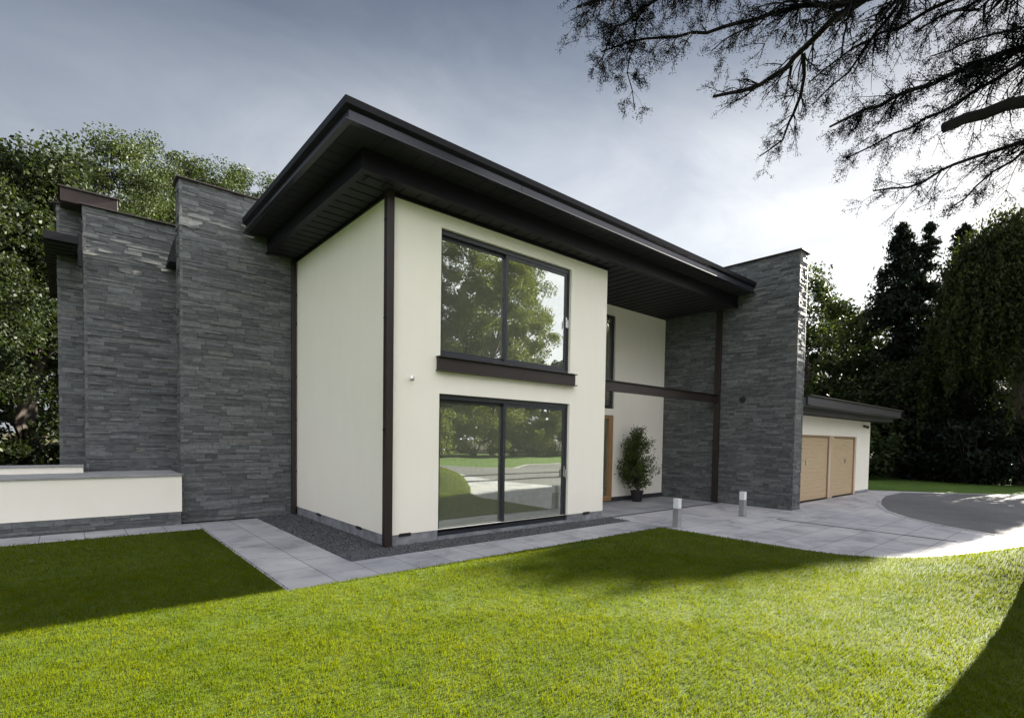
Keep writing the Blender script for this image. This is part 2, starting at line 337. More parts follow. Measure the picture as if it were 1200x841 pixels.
# grass blades: one object
def blades():
    cx,cy=-3.62,-7.49
    pts=[];sz=[]
    for (lo,hi,dens,scl) in ((1.5,5,11000,1.0),(5,8,6500,1.15),(8,12.5,2600,1.7),(12.5,17,700,2.4)):
        area=math.pi*(hi*hi-lo*lo)/4.2
        n=int(area*dens); rr=np.sqrt(rng.uniform(lo*lo,hi*hi,n)); th=rng.uniform(math.radians(-4),math.radians(97),n)  # from +y clockwise
        x=cx+rr*np.sin(th); y=cy+rr*np.cos(th)
        edge=np.interp(y,[-14,-12,-10.3,-8.9,-7.8,-6.8,-5.9,-5.3,-4.7,-4.1,-1.5],[8.7,8.4,7.8,7.0,6.5,6.15,5.75,5.35,5.1,5.0,4.95])
        jit=rng.normal(0,.012,n)
        ok=((y<-1.53+jit)&(x<edge+jit))|((x<-1.88+jit)&(y<3.25+jit)&(y>-1.6))
        pts.append(np.stack([x[ok],y[ok]],1)); sz.append(np.full(ok.sum(),scl))
    P=np.concatenate(pts); s=np.concatenate(sz); n=len(P)
    # patchy height
    k=np.zeros(n)
    for q_ in range(14):
        fr=rng.uniform(9,60); an=rng.uniform(0,6.28); k+=np.sin((P[:,0]*np.cos(an)+P[:,1]*np.sin(an))*fr+rng.uniform(0,6.28)+1.5*np.sin(P[:,0]*rng.uniform(1,9))+1.5*np.sin(P[:,1]*rng.uniform(1,9)))/2.6
    h=np.clip(.021+.009*rng.random(n)+.0035*k,.01,.05)*(1+.12*(s-1)); far=rng.random(n)<.01; h[far]*=1.35
    wd=.0019*s*(.7+.6*rng.random(n)); a=rng.uniform(0,2*math.pi,n); lean=rng.uniform(0,.6,n)*h; la=rng.uniform(0,2*math.pi,n)
    z=.016+mound(P[:,0],P[:,1])
    V=np.empty((n,4,3),np.float32)
    dx,dy=np.cos(a)*wd,np.sin(a)*wd; lx,ly=np.cos(la)*lean,np.sin(la)*lean
    V[:,0]=np.stack([P[:,0]-dx,P[:,1]-dy,z],1); V[:,1]=np.stack([P[:,0]+dx,P[:,1]+dy,z],1)
    V[:,2]=np.stack([P[:,0]+dx*.7+lx*.4,P[:,1]+dy*.7+ly*.4,z+h*.6],1)
    V[:,3]=np.stack([P[:,0]+lx,P[:,1]+ly,z+h],1)
    o=fast_mesh('grass',V.reshape(-1,3),4,M['blade']); o['kind']='stuff'
blades()
# slate chippings
def chips():
    n=12000; x=rng.uniform(-.8,5.2,n); y=rng.uniform(-.58,4.3,n); ok=((x<-.005)|(y<-.01)); x,y=x[ok],y[ok]
    n2=9000; x=np.concatenate([x,rng.uniform(-.8,0,n2),rng.uniform(-.8,5.2,n2)]); y=np.concatenate([y,rng.uniform(-.58,4.3,n2),rng.uniform(-.58,-.01,n2)])
    n=len(x); s=rng.uniform(.007,.019,n); ang=rng.uniform(0,math.pi,n); t=rng.uniform(.3,.8,n); tilt=rng.normal(0,.35,(n,2))
    F=[]
    base=np.array([(1,0,0),(0,1,0),(-1,0,0),(0,-1,0)],float); F=[]
    P=np.empty((n,6,3)); 
    for i,(bx,by,_) in enumerate(base):
        px=s*bx; py=s*by*.7; X=px*np.cos(ang)-py*np.sin(ang); Y=px*np.sin(ang)+py*np.cos(ang)
        P[:,i]=np.stack([x+X,y+Y,-.002+s*.3+X*tilt[:,0]+Y*tilt[:,1]],1)
    P[:,4]=np.stack([x+s*.2,y,s*(.4+t)],1); P[:,5]=np.stack([x,y,-.01+0*s],1)
    tri=[(0,1,4),(1,2,4),(2,3,4),(3,0,4)]
    me=bpy.data.meshes.new('gravel'); V=P.reshape(-1,3); idx=(np.arange(n)[:,None,None]*6+np.array(tri)[None]).reshape(-1)
    me.vertices.add(len(V)); me.vertices.foreach_set('co',V.astype(np.float32).ravel()); me.loops.add(len(idx)); me.loops.foreach_set('vertex_index',idx.astype(np.int32))
    me.polygons.add(len(idx)//3); me.polygons.foreach_set('loop_start',np.arange(0,len(idx),3,dtype=np.int32)); me.update(calc_edges=True)
    m,nt,out=newmat('slate_chippings'); g_=nt.nodes.new('ShaderNodeNewGeometry')
    principled(nt,out,ramp(nt,g_.outputs['Random Per Island'],[(0,(.03,.032,.037)),(.6,(.065,.068,.076)),(1,(.14,.145,.155))]),.6)
    kind(link('gravel',me,m),'stuff')
chips()

# ---------------------------------------------------------------- stone cladding
def stonework(mb, o, ud, nd, W, H, clip=None, seed=1):
    """split-slate courses on a face: o corner, ud along, nd outward, up = z"""
    rs=random.Random(seed); z=0; o=Vector(o); ud=Vector(ud); nd=Vector(nd); Z=Vector((0,0,1))
    while z<H-.004:
        h=min(rs.choice([.03,.04,.05,.06,.075,.09]),H-z)
        if H-z-h<.03: h=H-z
        x=0; first=True
        while x<W-.002:
            l=rs.uniform(.14,.52) if not first else rs.uniform(.08,.4)
            if W-x-l<.08: l=W-x
            first=False
            hh=h; subs=[(0,h)]
            if h>.08 and rs.random()<.5: subs=[(0,h*.5),(h*.5,h)]
            for (a,b) in subs:
                t=rs.uniform(.004,.019) if rs.random()<.88 else rs.uniform(.019,.03)
                g_=.0022; tt=[t+rs.uniform(-.0035,.0035) for _ in range(4)]
                x0,x1,z0,z1=x+g_,x+l-g_,z+a+g_*.8,z+b-g_*.8
                dz=[rs.uniform(-.003,.003) for _ in range(4)]
                A=o+ud*x0; B=o+ud*x1
                mb.hexa([A+Z*z0-nd*.03,B+Z*z0-nd*.03,B+Z*(z0+dz[0])+nd*tt[0],A+Z*(z0+dz[1])+nd*tt[1],
                         A+Z*z1-nd*.03,B+Z*z1-nd*.03,B+Z*(z1+dz[2])+nd*tt[2],A+Z*(z1+dz[3])+nd*tt[3]])
            x+=l
        z+=h

# ---------------------------------------------------------------- house
house=thing('house','modern two-storey house with cream render walls, slate stone walls and a flat dark overhanging roof','house',(2.5,2.5,0))
def wall_holes(mb, x0,x1,z0,z1, holes, y, dep):
    """wall in the xz plane with front face at y, openings with reveals to y+dep"""
    xs=sorted({x0,x1,*[h[0] for h in holes],*[h[1] for h in holes]}); zs=sorted({z0,z1,*[h[2] for h in holes],*[h[3] for h in holes]})
    for i in range(len(xs)-1):
        for j in range(len(zs)-1):
            cx,cz=(xs[i]+xs[i+1])/2,(zs[j]+zs[j+1])/2
            if any(h[0]<cx<h[1] and h[2]<cz<h[3] for h in holes): continue
            mb.poly([(xs[i],y,zs[j]),(xs[i+1],y,zs[j]),(xs[i+1],y,zs[j+1]),(xs[i],y,zs[j+1])])
            mb.poly([(xs[i],y+dep,zs[j]),(xs[i],y+dep,zs[j+1]),(xs[i+1],y+dep,zs[j+1]),(xs[i+1],y+dep,zs[j])])
    for a,b,c,d in holes:
        mb.poly([(a,y,c),(a,y+dep,c),(a,y+dep,d),(a,y,d)]); mb.poly([(b,y,c),(b,y,d),(b,y+dep,d),(b,y+dep,c)])
        mb.poly([(a,y,d),(a,y+dep,d),(b,y+dep,d),(b,y,d)]); mb.poly([(a,y,c),(b,y,c),(b,y+dep,c),(a,y+dep,c)])
UW=(.90,3.89,3.02,5.08); DW=(.89,3.90,.06,2.41)
TW=(6.72,7.60,2.56,5.10); FD=(6.45,7.60,.02,2.38)
def hx(h,y,d):return h
mb=MB()
wall_holes(mb,0,4.97,.17,5.33,[UW,(DW[0],DW[1],.17,DW[3])],0,.28)
mb.poly([(0,0,.17),(0,0,5.33),(0,4.32,5.33),(0,4.32,.17)])          # left side
mb.poly([(0,4.8,.0),(0,4.8,5.6),(0,9.2,5.6),(0,9.2,.0)])
mb.poly([(4.97,0,.17),(4.97,1.95,.17),(4.97,1.95,5.36),(4.97,0,5.36)])  # return into the entrance
mb.poly([(0,0,.17),(0,4.32,.17),(.03,4.32,.17),(.03,.03,.17),(4.94,.03,.17),(4.94,1.95,.17),(4.97,1.95,.17),(4.97,0,.17)])
mb.build('render_wall',M['render'],house)
mb=MB(); wall_holes(mb,4.97,9.93,.12,5.36,[TW,(FD[0],FD[1],.12,FD[3])],1.95,.25); mb.build('entrance_wall',M['render'],house)
mb=MB(); wall_holes(mb,0,16.5,0,5.6,[(.4,4.6,.1,2.5),(.4,4.6,3.0,5.25)],9.2,.2); RW=[(.4,4.6,.1,2.5),(.4,4.6,3.0,5.25)]; mb.poly([(10.2,4,2.6),(10.2,9.2,2.6),(10.2,9.2,5.6),(10.2,4,5.6)]); mb.poly([(10.2,4,2.6),(9.9,4,2.6),(9.9,4,5.6),(10.2,4,5.6)]); mb.build('rear_wall',M['render'],house)  # openings cut for the added rear glazing
# plinth
for b_ in ((.012,DW[0]-.002,.012,.2,-.02,.168),(DW[1]+.002,4.958,.012,.2,-.02,.168),(.012,.2,.2,4.3,-.02,.168),(4.76,4.958,.2,1.96,-.02,.168)): MB().box(*b_).build('plinth',M['plinth'],house)
mb=MB(); mb.box(DW[0],DW[1],.0,.26,-.02,.058); mb.build('door_sill',M['plinth'],house)
for b_ in ((FD[1]+.002,9.93,1.93,2.1,0,.118),(4.97,FD[0]-.002,1.93,2.1,0,.118)): MB().box(*b_).build('plinth',M['grout'],house)
for x in (.2,4.36): MB().box(x,x+.2,-.004,.03,.135,.185).build('air_vent',M['black'],house)
for y in (.95,2.85): MB().box(-.004,.03,y,y+.2,.13,.178).build('air_vent',M['black'],house)

# windows
def slider(name, h, y, mull, handle_z, interior_order=True, fw=.055):
    a,b,c,d=h; root=None
    m=MB()
    yo=y+.055; yd=y+.17
    # outer frame
    m.box(a,b,yo,yd,d-.085,d); m.box(a,b,yo,yd,c,c+.06); m.box(a,a+.035,yo,yd,c+.06,d-.085); m.box(b-.05,b,yo,yd,c+.06,d-.085)
    root=m.build(name,M['frame'],house,.004)
    # fixed left sash and sliding right sash
    for (x0,x1,yy) in ((a+.035,mull+.03,yo+.062),(mull-.03,b-.05,yo+.012)):
        s=MB(); z0,z1=c+.06,d-.085; s.box(x0,x0+fw,yy,yy+.045,z0,z1); s.box(x1-fw,x1,yy,yy+.045,z0,z1); s.box(x0+fw,x1-fw,yy,yy+.045,z1-fw,z1); s.box(x0+fw,x1-fw,yy,yy+.045,z0,z0+fw)
        s.build('sash',M['frame'],root,.003)
        p_=MB(); p_.poly([(x0+fw,yy+.02,z0+fw),(x1-fw,yy+.02,z0+fw),(x1-fw,yy+.02,z1-fw),(x0+fw,yy+.02,z1-fw)]); p_.build('pane',M['glass'],root)
    hn=MB(); hx_=b-.078; hn.box(hx_-.012,hx_+.012,yo-.012,yo+.012,handle_z-.10,handle_z+.10); hn.box(hx_-.01,hx_+.01,yo-.045,yo-.012,handle_z+.02,handle_z+.04); hn.box(hx_-.01,hx_+.01,yo-.055,yo-.04,handle_z-.12,handle_z+.04)
    hn.build('handle',M['chrome'],root,.002)
    return root
slider('window',UW,0,2.31,4.03); slider('sliding_door',DW,0,2.30,1.05)
# tall window and oak front door in the recess
m=MB(); a,b,c,d_=TW; y=1.95
m.box(a,b,y+.05,y+.13,d_-.07,d_); m.box(a,b,y+.05,y+.13,c,c+.07); m.box(a,a+.07,y+.05,y+.13,c+.07,d_-.07); m.box(b-.09,b,y+.05,y+.13,c+.07,d_-.07)
tw=m.build('tall_window',M['frame'],house,.003); MB().poly([(a+.07,y+.08,c+.07),(b-.09,y+.08,c+.07),(b-.09,y+.08,d_-.07),(a+.07,y+.08,d_-.07)]).build('pane',M['glass'],tw)
m=MB(); a,b,c,d_=FD
m.box(a,b,y+.02,y+.12,d_-.1,d_); m.box(a,a+.1,y+.02,y+.12,c,d_-.1); m.box(b-.17,b,y+.02,y+.12,c,d_-.1); m.box(a+.1,b-.17,y+.02,y+.12,c,c+.14)
fd=m.build('front_door',M['oakdark'],house,.004); MB().poly([(a+.1,y+.07,c+.14),(b-.17,y+.07,c+.14),(b-.17,y+.07,d_-.1),(a+.1,y+.07,d_-.1)]).build('pane',M['glass'],fd)
m=MB(); m.tube([(a+.16,y-.03,.9),(a+.16,y-.03,1.5)],.014,8); m.box(a+.15,a+.17,y-.03,y+.02,.95,.97); m.box(a+.15,a+.17,y-.03,y+.02,1.43,1.45); m.build('handle',M['chrome'],fd)

for a,b,c,d_ in RW:  # rear glazing added out of view to brighten the rooms
    m=MB(); y=9.25
    for x0,x1,z0,z1 in ((a,b,c,c+.07),(a,b,d_-.07,d_),(a,a+.07,c+.07,d_-.07),(b-.07,b,c+.07,d_-.07),((a+b)/2-.04,(a+b)/2+.04,c+.07,d_-.07)): m.box(x0,x1,y,y+.07,z0,z1)
    rw=m.build('added_rear_window',M['frame'],house); MB().poly([(a+.07,y+.03,c+.07),(b-.07,y+.03,c+.07),(b-.07,y+.03,d_-.07),(a+.07,y+.03,d_-.07)]).build('pane',M['glass'],rw)
# steel channel sill beneath the upper window
m=MB(); m.box(.83,3.99,-.06,-.002,2.785,2.99); m.box(.815,4.005,-.115,-.002,2.77,2.785); m.box(.815,4.005,-.115,-.002,2.99,3.005); m.build('steel_sill',M['steel'],house,.002)
# interior
for z in (.06,2.95): MB().poly([(.28,.28,z),(4.7,.28,z),(4.7,9.19,z),(.28,9.19,z)]).build('interior_floor',M['intfloor'],house)
m=MB()
for z0,z1 in ((.06,2.6),(2.95,5.3)):
    m.poly([(.28,.28,z0),(.28,9.19,z0),(.28,9.19,z1),(.28,.28,z1)]); m.poly([(4.7,.28,z0),(4.7,9.19,z0),(4.7,9.19,z1),(4.7,.28,z1)]); m.poly([(.28,.28,z1),(4.7,.28,z1),(4.7,9.19,z1),(.28,9.19,z1)])
m.poly([(5,4.2,0),(9.9,4.2,0),(9.9,4.2,5.3),(5,4.2,5.3)]); m.poly([(5.,2.2,0),(5,4.2,0),(5,4.2,5.3),(5,2.2,5.3)]); m.poly([(5,2.2,2.5),(9.9,2.2,2.5),(9.9,4.2,2.5),(5,4.2,2.5)]); m.poly([(5,2.2,.02),(9.9,2.2,.02),(9.9,4.2,.02),(5,4.2,.02)])
m.build('interior_wall',M['intwall'],house)
m=MB(); m.box(4.64,4.69,4.1,4.95,2.96,4.62); m.build('interior_door',M['dark'],house,.01)
m=MB(); m.box(4.675,4.692,2.9,3.0,4.0,4.1); m.build('light_switch',M['dark'],house)

# roof: slab, stepped soffit, channel fascia
XR=9.93
m=MB(); m.box(-.92,XR-.002,-.78,4.31,5.70,5.86); m.box(.0,10.2,4.77,9.4,5.62,5.86); m.box(.01,XR-.002,4.31,4.77,5.70,5.86); roof=m.build('roof',M['roofm'],house)
m=MB(); m.box(-.90,XR-.004,-.76,-.34,5.655,5.70); m.box(-.90,-.56,-.34,4.305,5.655,5.70)
m.box(-.54,XR-.004,-.34,-.002,5.36,5.39); m.box(-.54,-.002,-.002,4.305,5.36,5.39)
m.box(4.975,XR-.004,.0,1.94,5.365,5.39); sof=m
m=MB(); m.box(-.56,XR-.004,-.36,-.34,5.352,5.66); m.box(-.56,-.54,-.34,4.305,5.352,5.66)
m.box(-.60,XR-.004,-.40,-.30,5.335,5.35); m.box(-.60,-.50,-.30,4.305,5.335,5.35)
m.box(-.03,5.0,-.03,.04,5.30,5.36); m.box(-.03,.04,.04,4.305,5.30,5.36); m.build('eave_beam',M['gutter'],roof,.002)
m=MB()
for i in range(40):
    x=-.42+i*.27
    if x<XR-.1:
        m.box(x-.008,x+.008,-.298,(-.034 if x<4.98 else 1.93),5.350,5.362)
        m.box(x-.006,x+.006,-.755,-.362,5.6515,5.657)
for i in range(17):
    yy=-.2+i*.27
    if yy<4.25: m.box(-.498,-.034,yy-.008,yy+.008,5.350,5.362); m.box(-.9,-.562,yy-.006,yy+.006,5.6515,5.657)
build2('soffit',[(sof,M['soffit']),(m,M['groove'])],roof)
m=MB()
m.box(-.94,XR-.003,-.80,-.77,5.66,5.87); m.box(-.94,-.91,-.77,4.305,5.66,5.87)
m.box(-1.0,XR-.003,-.86,-.77,5.645,5.662); m.box(-1.0,-.91,-.77,4.305,5.645,5.662)
m.build('fascia',M['fascia'],roof,.002)
fj=MB()
for x in (1.9,4.75,7.6): fj.box(x-.003,x+.003,-.802,-.799,5.663,5.80); fj.box(x-.0025,x+.0025,-.8605,-.80,5.644,5.6455)
for q in (1.75,): fj.box(-.942,-.939,q-.003,q+.003,5.663,5.80)
fj.build('fascia_joints',M['groove'],roof)['kind']='stuff'
m=MB(); m.hexa([(-1.0,-.86,5.84),(XR-.003,-.86,5.84),(XR-.003,-.801,5.80),(-.941,-.801,5.80),(-1.01,-.87,5.925),(XR-.003,-.87,5.925),(XR-.003,-.7,5.935),(-.85,-.7,5.935)])
m.hexa([(-1.0,-.86,5.84),(-.941,-.801,5.80),(-.941,4.305,5.80),(-1.0,4.305,5.84),(-1.01,-.87,5.926),(-.85,-.7,5.936),(-.85,4.305,5.936),(-1.01,4.305,5.926)])
m.build('gutter',M['gutter'],roof)
m=MB(); m.box(-.85,XR-.003,-.7,4.3,5.861,5.93); m.build('roof_covering',M['roofm'],roof)
# steel beam and post of the entrance
m=MB(); m.box(4.975,9.84,.13,.145,2.80,3.0); m.box(4.975,9.84,.08,.2,2.785,2.80); m.box(4.975,9.84,.08,.2,3.0,3.015); m.build('steel_beam',M['steel'],house,.002)
m=MB(); m.box(9.845,9.925,.06,.22,.0,5.34); m.box(9.80,9.845,.04,.24,.0,.012); m.build('steel_post',M['steel'],house,.003)
# downpipes
m=MB(); m.box(-.07,.045,-.085,.03,.02,5.335); dp=m.build('downpipe',M['steel'],house,.006)
for z in (.12,1.78,3.45,4.9): MB().box(-.09,-.068,-.06,-.01,z,z+.03).build('bracket',M['black'],dp)
m=MB(); m.box(-.105,-.025,4.21,4.285,.02,5.335); dp=m.build('downpipe',M['steel'],house,.005)
for z in (.9,2.0,2.9,4.0,4.6): MB().box(-.024,-.008,4.23,4.262,z,z+.04).build('bracket',M['black'],dp)
# small wall lamps
m=MB(); m.box(.37,.43,-.016,-.002,2.585,2.635); wl=m.build('wall_lamp',M['chrome'],house,.002); MB().tube([(.40,-.018,2.61),(.34,-.1,2.615)],.022,10).build('lamp_head',M['chrome'],wl)
m=MB(); m.tube([(9.90,-.62,2.85),(9.79,-.62,2.85)],.065,14); m.build('wall_lamp',M['black'],house)

# stone walls
def stone_wall(x0,x1,y0,y1,z1,faces,label=None,cap=.0,seed=1):
    core=MB(); core.box(x0+.02,x1-.02,y0+.02,y1-.02,-.05,z1-.005); st=core.build('stone_wall',M['grout'],house)
    if label: st['label']=label
    s=MB()
    if 'S' in faces: stonework(s,(x0,y0+.02,0),(1,0,0),(0,-1,0),x1-x0,z1,seed=seed)
    if 'W' in faces: stonework(s,(x0+.02,y0,0),(0,1,0),(-1,0,0),y1-y0,z1,seed=seed+1)
    if 'E' in faces: stonework(s,(x1-.02,y0,0),(0,1,0),(1,0,0),y1-y0,z1,seed=seed+2)
    if 'N' in faces: stonework(s,(x0,y1-.02,0),(1,0,0),(0,1,0),x1-x0,z1,seed=seed+3)
    s.build('stone_cladding',M['stone'],st)
    c_=MB(); c_.box(x0-.045,x1+.045,y0-.045,y1+.045,z1+.002,z1+.03); c_.build('coping',M['steel'],st,.004)
    return st
stone_wall(-2.04,-.002,4.32,4.77,6.37,'SWE',seed=11)
fin_=stone_wall(9.93,10.42,-1.98,4.0,6.50,'SWEN','tall slate wall projecting beside the entrance',seed=31)
stone_wall(-3.36,-1.0,5.5,6.0,5.84,'SW',seed=51)
stone_wall(-3.72,-3.1,6.06,6.5,5.93,'SW',seed=71)
# chimney housing, rear canopy
m=MB(); m.box(-3.66,-2.84,5.62,6.6,5.875,6.12); ch=m.build('chimney',M['copper'],house,.01); MB().box(-3.69,-2.81,5.59,6.63,6.122,6.15).build('chimney_cap',M['steel'],ch,.003)
m=MB(); m.box(-3.88,-3.43,5.0,10.5,4.98,5.12); cn=m.build('rear_canopy',M['gutter'],house,.003)
m=MB()
for i in range(22): m.box(-3.84,-3.47,5.12+i*.24,5.24+i*.24,4.955,4.979)
m.build('canopy_slats',M['soffit'],cn)
MB().box(-3.43,-3.37,4.98,5.10,4.60,5.17).build('canopy_bracket',M['gutter'],cn,.003)
m=MB(); m.hexa([(-2.12,4.9,4.98),(-1.9,4.9,4.98),(-1.9,5.47,4.98),(-2.12,5.47,4.98),(-2.0,4.9,5.5),(-1.9,4.9,5.5),(-1.9,5.47,5.5),(-2.0,5.47,5.5)]); m.build('rear_eave',M['gutter'],house)

# low garden wall on the left
gw=thing('garden_wall','low cream garden wall with slate base left of the stone walls','wall',(-5,4.3,0))
m=MB(); m.box(-16,-2.05,4.13,5.48,.24,.90); m.build('render_wall',M['render'],gw)
m=MB(); m.box(-16,-2.05,4.15,5.46,-.05,.238); m.build('base_core',M['grout'],gw)
m=MB(); stonework(m,(-16,4.15,0),(1,0,0),(0,-1,0),13.94,.238,seed=91); m.build('stone_base',M['stone'],gw)
m=MB(); m.box(-16,-2.05,4.10,5.48,.902,.935); m.build('coping',M['coping'],gw,.004)
tw_=thing('terrace_wall','short cream upstand wall behind the garden wall at far left','wall',(-8,5.3,.9))
m=MB(); m.box(-16,-3.40,5.1,5.40,.937,1.05); m.build('upstand',M['render'],tw_); MB().box(-16,-3.39,5.07,5.43,1.052,1.075).build('coping',M['coping'],tw_,.003)

# ---------------------------------------------------------------- garage
ga=thing('garage','low cream garage with two oak doors beneath a dark flat roof','garage',(14,1,0))
GY=-1.42
m=MB(); D1=(11.62,14.08,.0,1.95); D2=(14.30,16.42,.0,1.95)
wall_holes(m,10.44,17.82,.0,2.5,[D1,D2],GY,.3)
m.poly([(17.82,GY,.0),(17.82,6,.0),(17.82,6,2.5),(17.82,GY,2.5)]); m.build('render_wall',M['render'],ga)
m=MB(); m.box(16.424,17.832,GY-.012,GY+.1,-.01,.10); m.build('plinth',M['plinth'],ga)
for k,(a,b,c,d_) in enumerate((D1,D2)):
    fr=MB(); y=GY+.05
    fr.box(a,b,y,y+.1,d_-.06,d_); fr.box(a,a+.06,y,y+.1,0,d_-.06); fr.box(b-.06,b,y,y+.1,0,d_-.06); fo=fr.build('garage_door',M['oakdark'],ga,.003)
    pl=MB(); n=16; hh=(d_-.09)/n
    for i in range(n): pl.box(a+.065,b-.065,y+.03,y+.07,.025+i*hh+.0012,.025+(i+1)*hh-.0012)
    pl.build('door_boards',M['oak'],fo,.002)
    MB().box(a+.065,b-.065,y+.062,y+.08,.02,d_-.065).build('door_backing',M['dark'],fo)
    hx_=(12.38,15.6)[k]; MB().box(hx_-.05,hx_+.05,y+.005,y+.028,1.08,1.22).build('door_handle',M['chrome'],fo,.004)
m=MB(); m.box(14.083,14.297,GY-.008,GY+.12,0,1.95); m.build('door_post',M['oak'],ga,.004)
m=MB(); m.box(10.44,18.85,-2.02,6.4,2.66,2.88); gr=m.build('roof',M['roofm'],ga)
m=MB(); m.box(10.44,18.86,-2.08,-2.022,2.70,2.92); m.box(18.852,18.91,-2.08,6.4,2.70,2.92); m.box(10.44,18.91,-2.14,-2.022,2.682,2.698); m.build('fascia',M['fascia'],gr,.002)
m=MB(); m.box(10.44,18.86,-2.16,-2.0,2.922,2.95); m.box(18.80,18.96,-2.0,6.4,2.922,2.95); m.build('gutter',M['steel'],gr,.003)
m=MB(); m.box(10.44,18.7,-1.9,GY+.01,2.52,2.658); m.box(17.83,18.7,GY+.01,6.3,2.52,2.658); m.build('soffit',M['soffit'],gr)
m=MB(); m.box(17.02,17.10,GY-.05,GY-.002,2.30,2.38); sl=m.build('security_lamp',M['black'],ga,.005); MB().tube([(17.06,GY-.05,2.33),(17.0,GY-.17,2.30)],[.035,.05],10).build('lamp_head',M['black'],sl)

# ---------------------------------------------------------------- bollards
def bollard(loc,label):
    b=thing('bollard_light',label,'bollard light',loc,'bollard lights along the drive')
    x,y,z=loc; w_=.062
    m=MB(); m.box(x-w_,x+w_,y-w_,y+w_,0,.38); m.build('post',M['galv'],b,.005)
    m=MB(); m.box(x-.075,x+.075,y-.075,y+.075,0,.012); m.build('base_plate',M['galv'],b)
    m=MB(); m.box(x-w_+.004,x+w_-.004,y-w_+.004,y+w_-.004,.382,.55); m.build('lamp_head',M['lens'],b,.005)
    m=MB(); m.box(x-w_,x+w_,y-w_,y+w_,.552,.568); m.build('cap',M['lens'],b,.004)
    return b
bl=bollard((5.30,-1.66,0),'square grey bollard light at the rounded corner of the lawn')
b2=bl.copy(); COL.objects.link(b2); b2.location=(7.90,-1.70,0); b2['label']='square grey bollard light on the paving in front of the projecting stone wall'
for ch_ in list(bl.children):
    c_=ch_.copy(); COL.objects.link(c_); c_.parent=b2

# ---------------------------------------------------------------- foliage
def leaf_cloud(P, size, droop=0, aspect=.55, sun_bias=0):
    """P (n,3) leaf centres -> diamond leaves"""
    n=len(P); a=rng.normal(size=(n,3)); a[:,2]-=droop; a/=np.linalg.norm(a,axis=1,keepdims=True)
    b=rng.normal(size=(n,3)); b-=a*np.sum(a*b,1,keepdims=True); b/=np.linalg.norm(b,axis=1,keepdims=True)
    s=size*rng.uniform(.6,1.3,(n,1)); V=np.empty((n,4,3))
    V[:,0]=P-a*s; V[:,1]=P+b*s*aspect; V[:,2]=P+a*s; V[:,3]=P-b*s*aspect
    return V.reshape(-1,3)
def crown_points(c, rad, ncl, per, clr, seedshape=0, hollow=.55, flat=.75):
    c=np.array(c,float); rad=np.array(rad,float)
    d=rng.normal(size=(ncl,3)); d/=np.linalg.norm(d,axis=1,keepdims=True)
    rr=rng.uniform(hollow,1.0,(ncl,1))**.7
    ph=rng.uniform(0,6.28,3); az=np.arctan2(d[:,1],d[:,0])
    bump=(1+.13*np.sin(3*az+ph[0])+.12*np.sin(5*d[:,2]*2+ph[1]+2*az))[:,None]
    C=c+d*rad*rr*bump
    s=clr*rng.uniform(.55,1.25,(ncl,1,1))
    q=rng.normal(size=(ncl,per,3)); q/=np.linalg.norm(q,axis=2,keepdims=True); q*=rng.random((ncl,per,1))**.45
    q[:,:,2]*=flat
    return C,(C[:,None,:]+q*s).reshape(-1,3)
def broad_tree(loc, top, base, rad, label, mat, ncl=110, per=170, clr=.95, leaf=.13, group=None, bark='bark', trunk=.28, name='broadleaf_tree'):
    x,y,z=loc; t=thing(name,label,'tree',loc,group)
    zc=(top+base)/2; C,P=crown_points((x,y,zc),(rad,rad,(top-base)/2*.93),ncl,per,clr)
    m=MB(); h=base+(top-base)*.55
    tp=[(x,y,-.1)]+[(x+random.uniform(-.2,.2)*k,y+random.uniform(-.2,.2)*k,h*k/4) for k in (1,2,3,4)]
    m.tube(tp,[trunk*1.4,trunk,trunk*.85,trunk*.65,trunk*.35],9)
    for i in range(0,len(C),3):
        q=tp[random.choice((2,3,4))]; mid=(Vector(q)+Vector(C[i]))/2+Vector((0,0,-.3)); m.tube([q,mid,C[i]],[trunk*.28,trunk*.15,.02],5,False)
    m.build('trunk',M[bark],t,smooth=True)
    fast_mesh('crown',leaf_cloud(P,leaf),4,M[mat],t); return t
def conifer(loc, h, rad, label, base=.6, n=110, twin=None, group=None, leaf=.16):
    x,y,z=loc; t=thing('conifer_tree',label,'tree',loc,group); m=MB(); tops=[(x,y,h)]+([twin] if twin else [])
    for tx,ty,th in tops: m.tube([(x,y,0),((x+tx)/2,(y+ty)/2,th*.5),(tx,ty,th-.2)],[.32,.2,.03],8)
    P=[]
    for k,(tx,ty,th) in enumerate(tops):
        r_=rad*(1 if k==0 else .6)
        for i in range(int(n*(1 if k==0 else .5))):
            f_=random.random()**.8; zz=base+(th-base)*f_ ; R_=r_*((1-f_)**.75)*random.uniform(.75,1.12)+.12; a=random.uniform(0,6.283)
            cx=x+(tx-x)*f_; cy=y+(ty-y)*f_
            L_=int(60+170*(1-f_)); tt=rng.random(L_)**.6
            q=np.stack([cx+np.cos(a)*R_*tt,cy+np.sin(a)*R_*tt,zz-.35*R_*tt**1.5+.06*R_*tt**4],1); q+=rng.normal(0,.13+.11*R_/2,(L_,3))*np.array([1,1,.7]); P.append(q)
            if i%3==0: m.tube([(cx,cy,zz),(cx+math.cos(a)*R_*.8,cy+math.sin(a)*R_*.8,zz-.3*R_)],[.04,.01],4,False)
        P.append(np.stack([rng.normal(tx,.06,70),rng.normal(ty,.06,70),rng.uniform(th-1.1,th+.25,70)],1))
    m.build('trunk',M['bark'],t); fast_mesh('crown',leaf_cloud(np.concatenate(P),leaf,.5,.35),4,M['leaf_dark'],t); return t
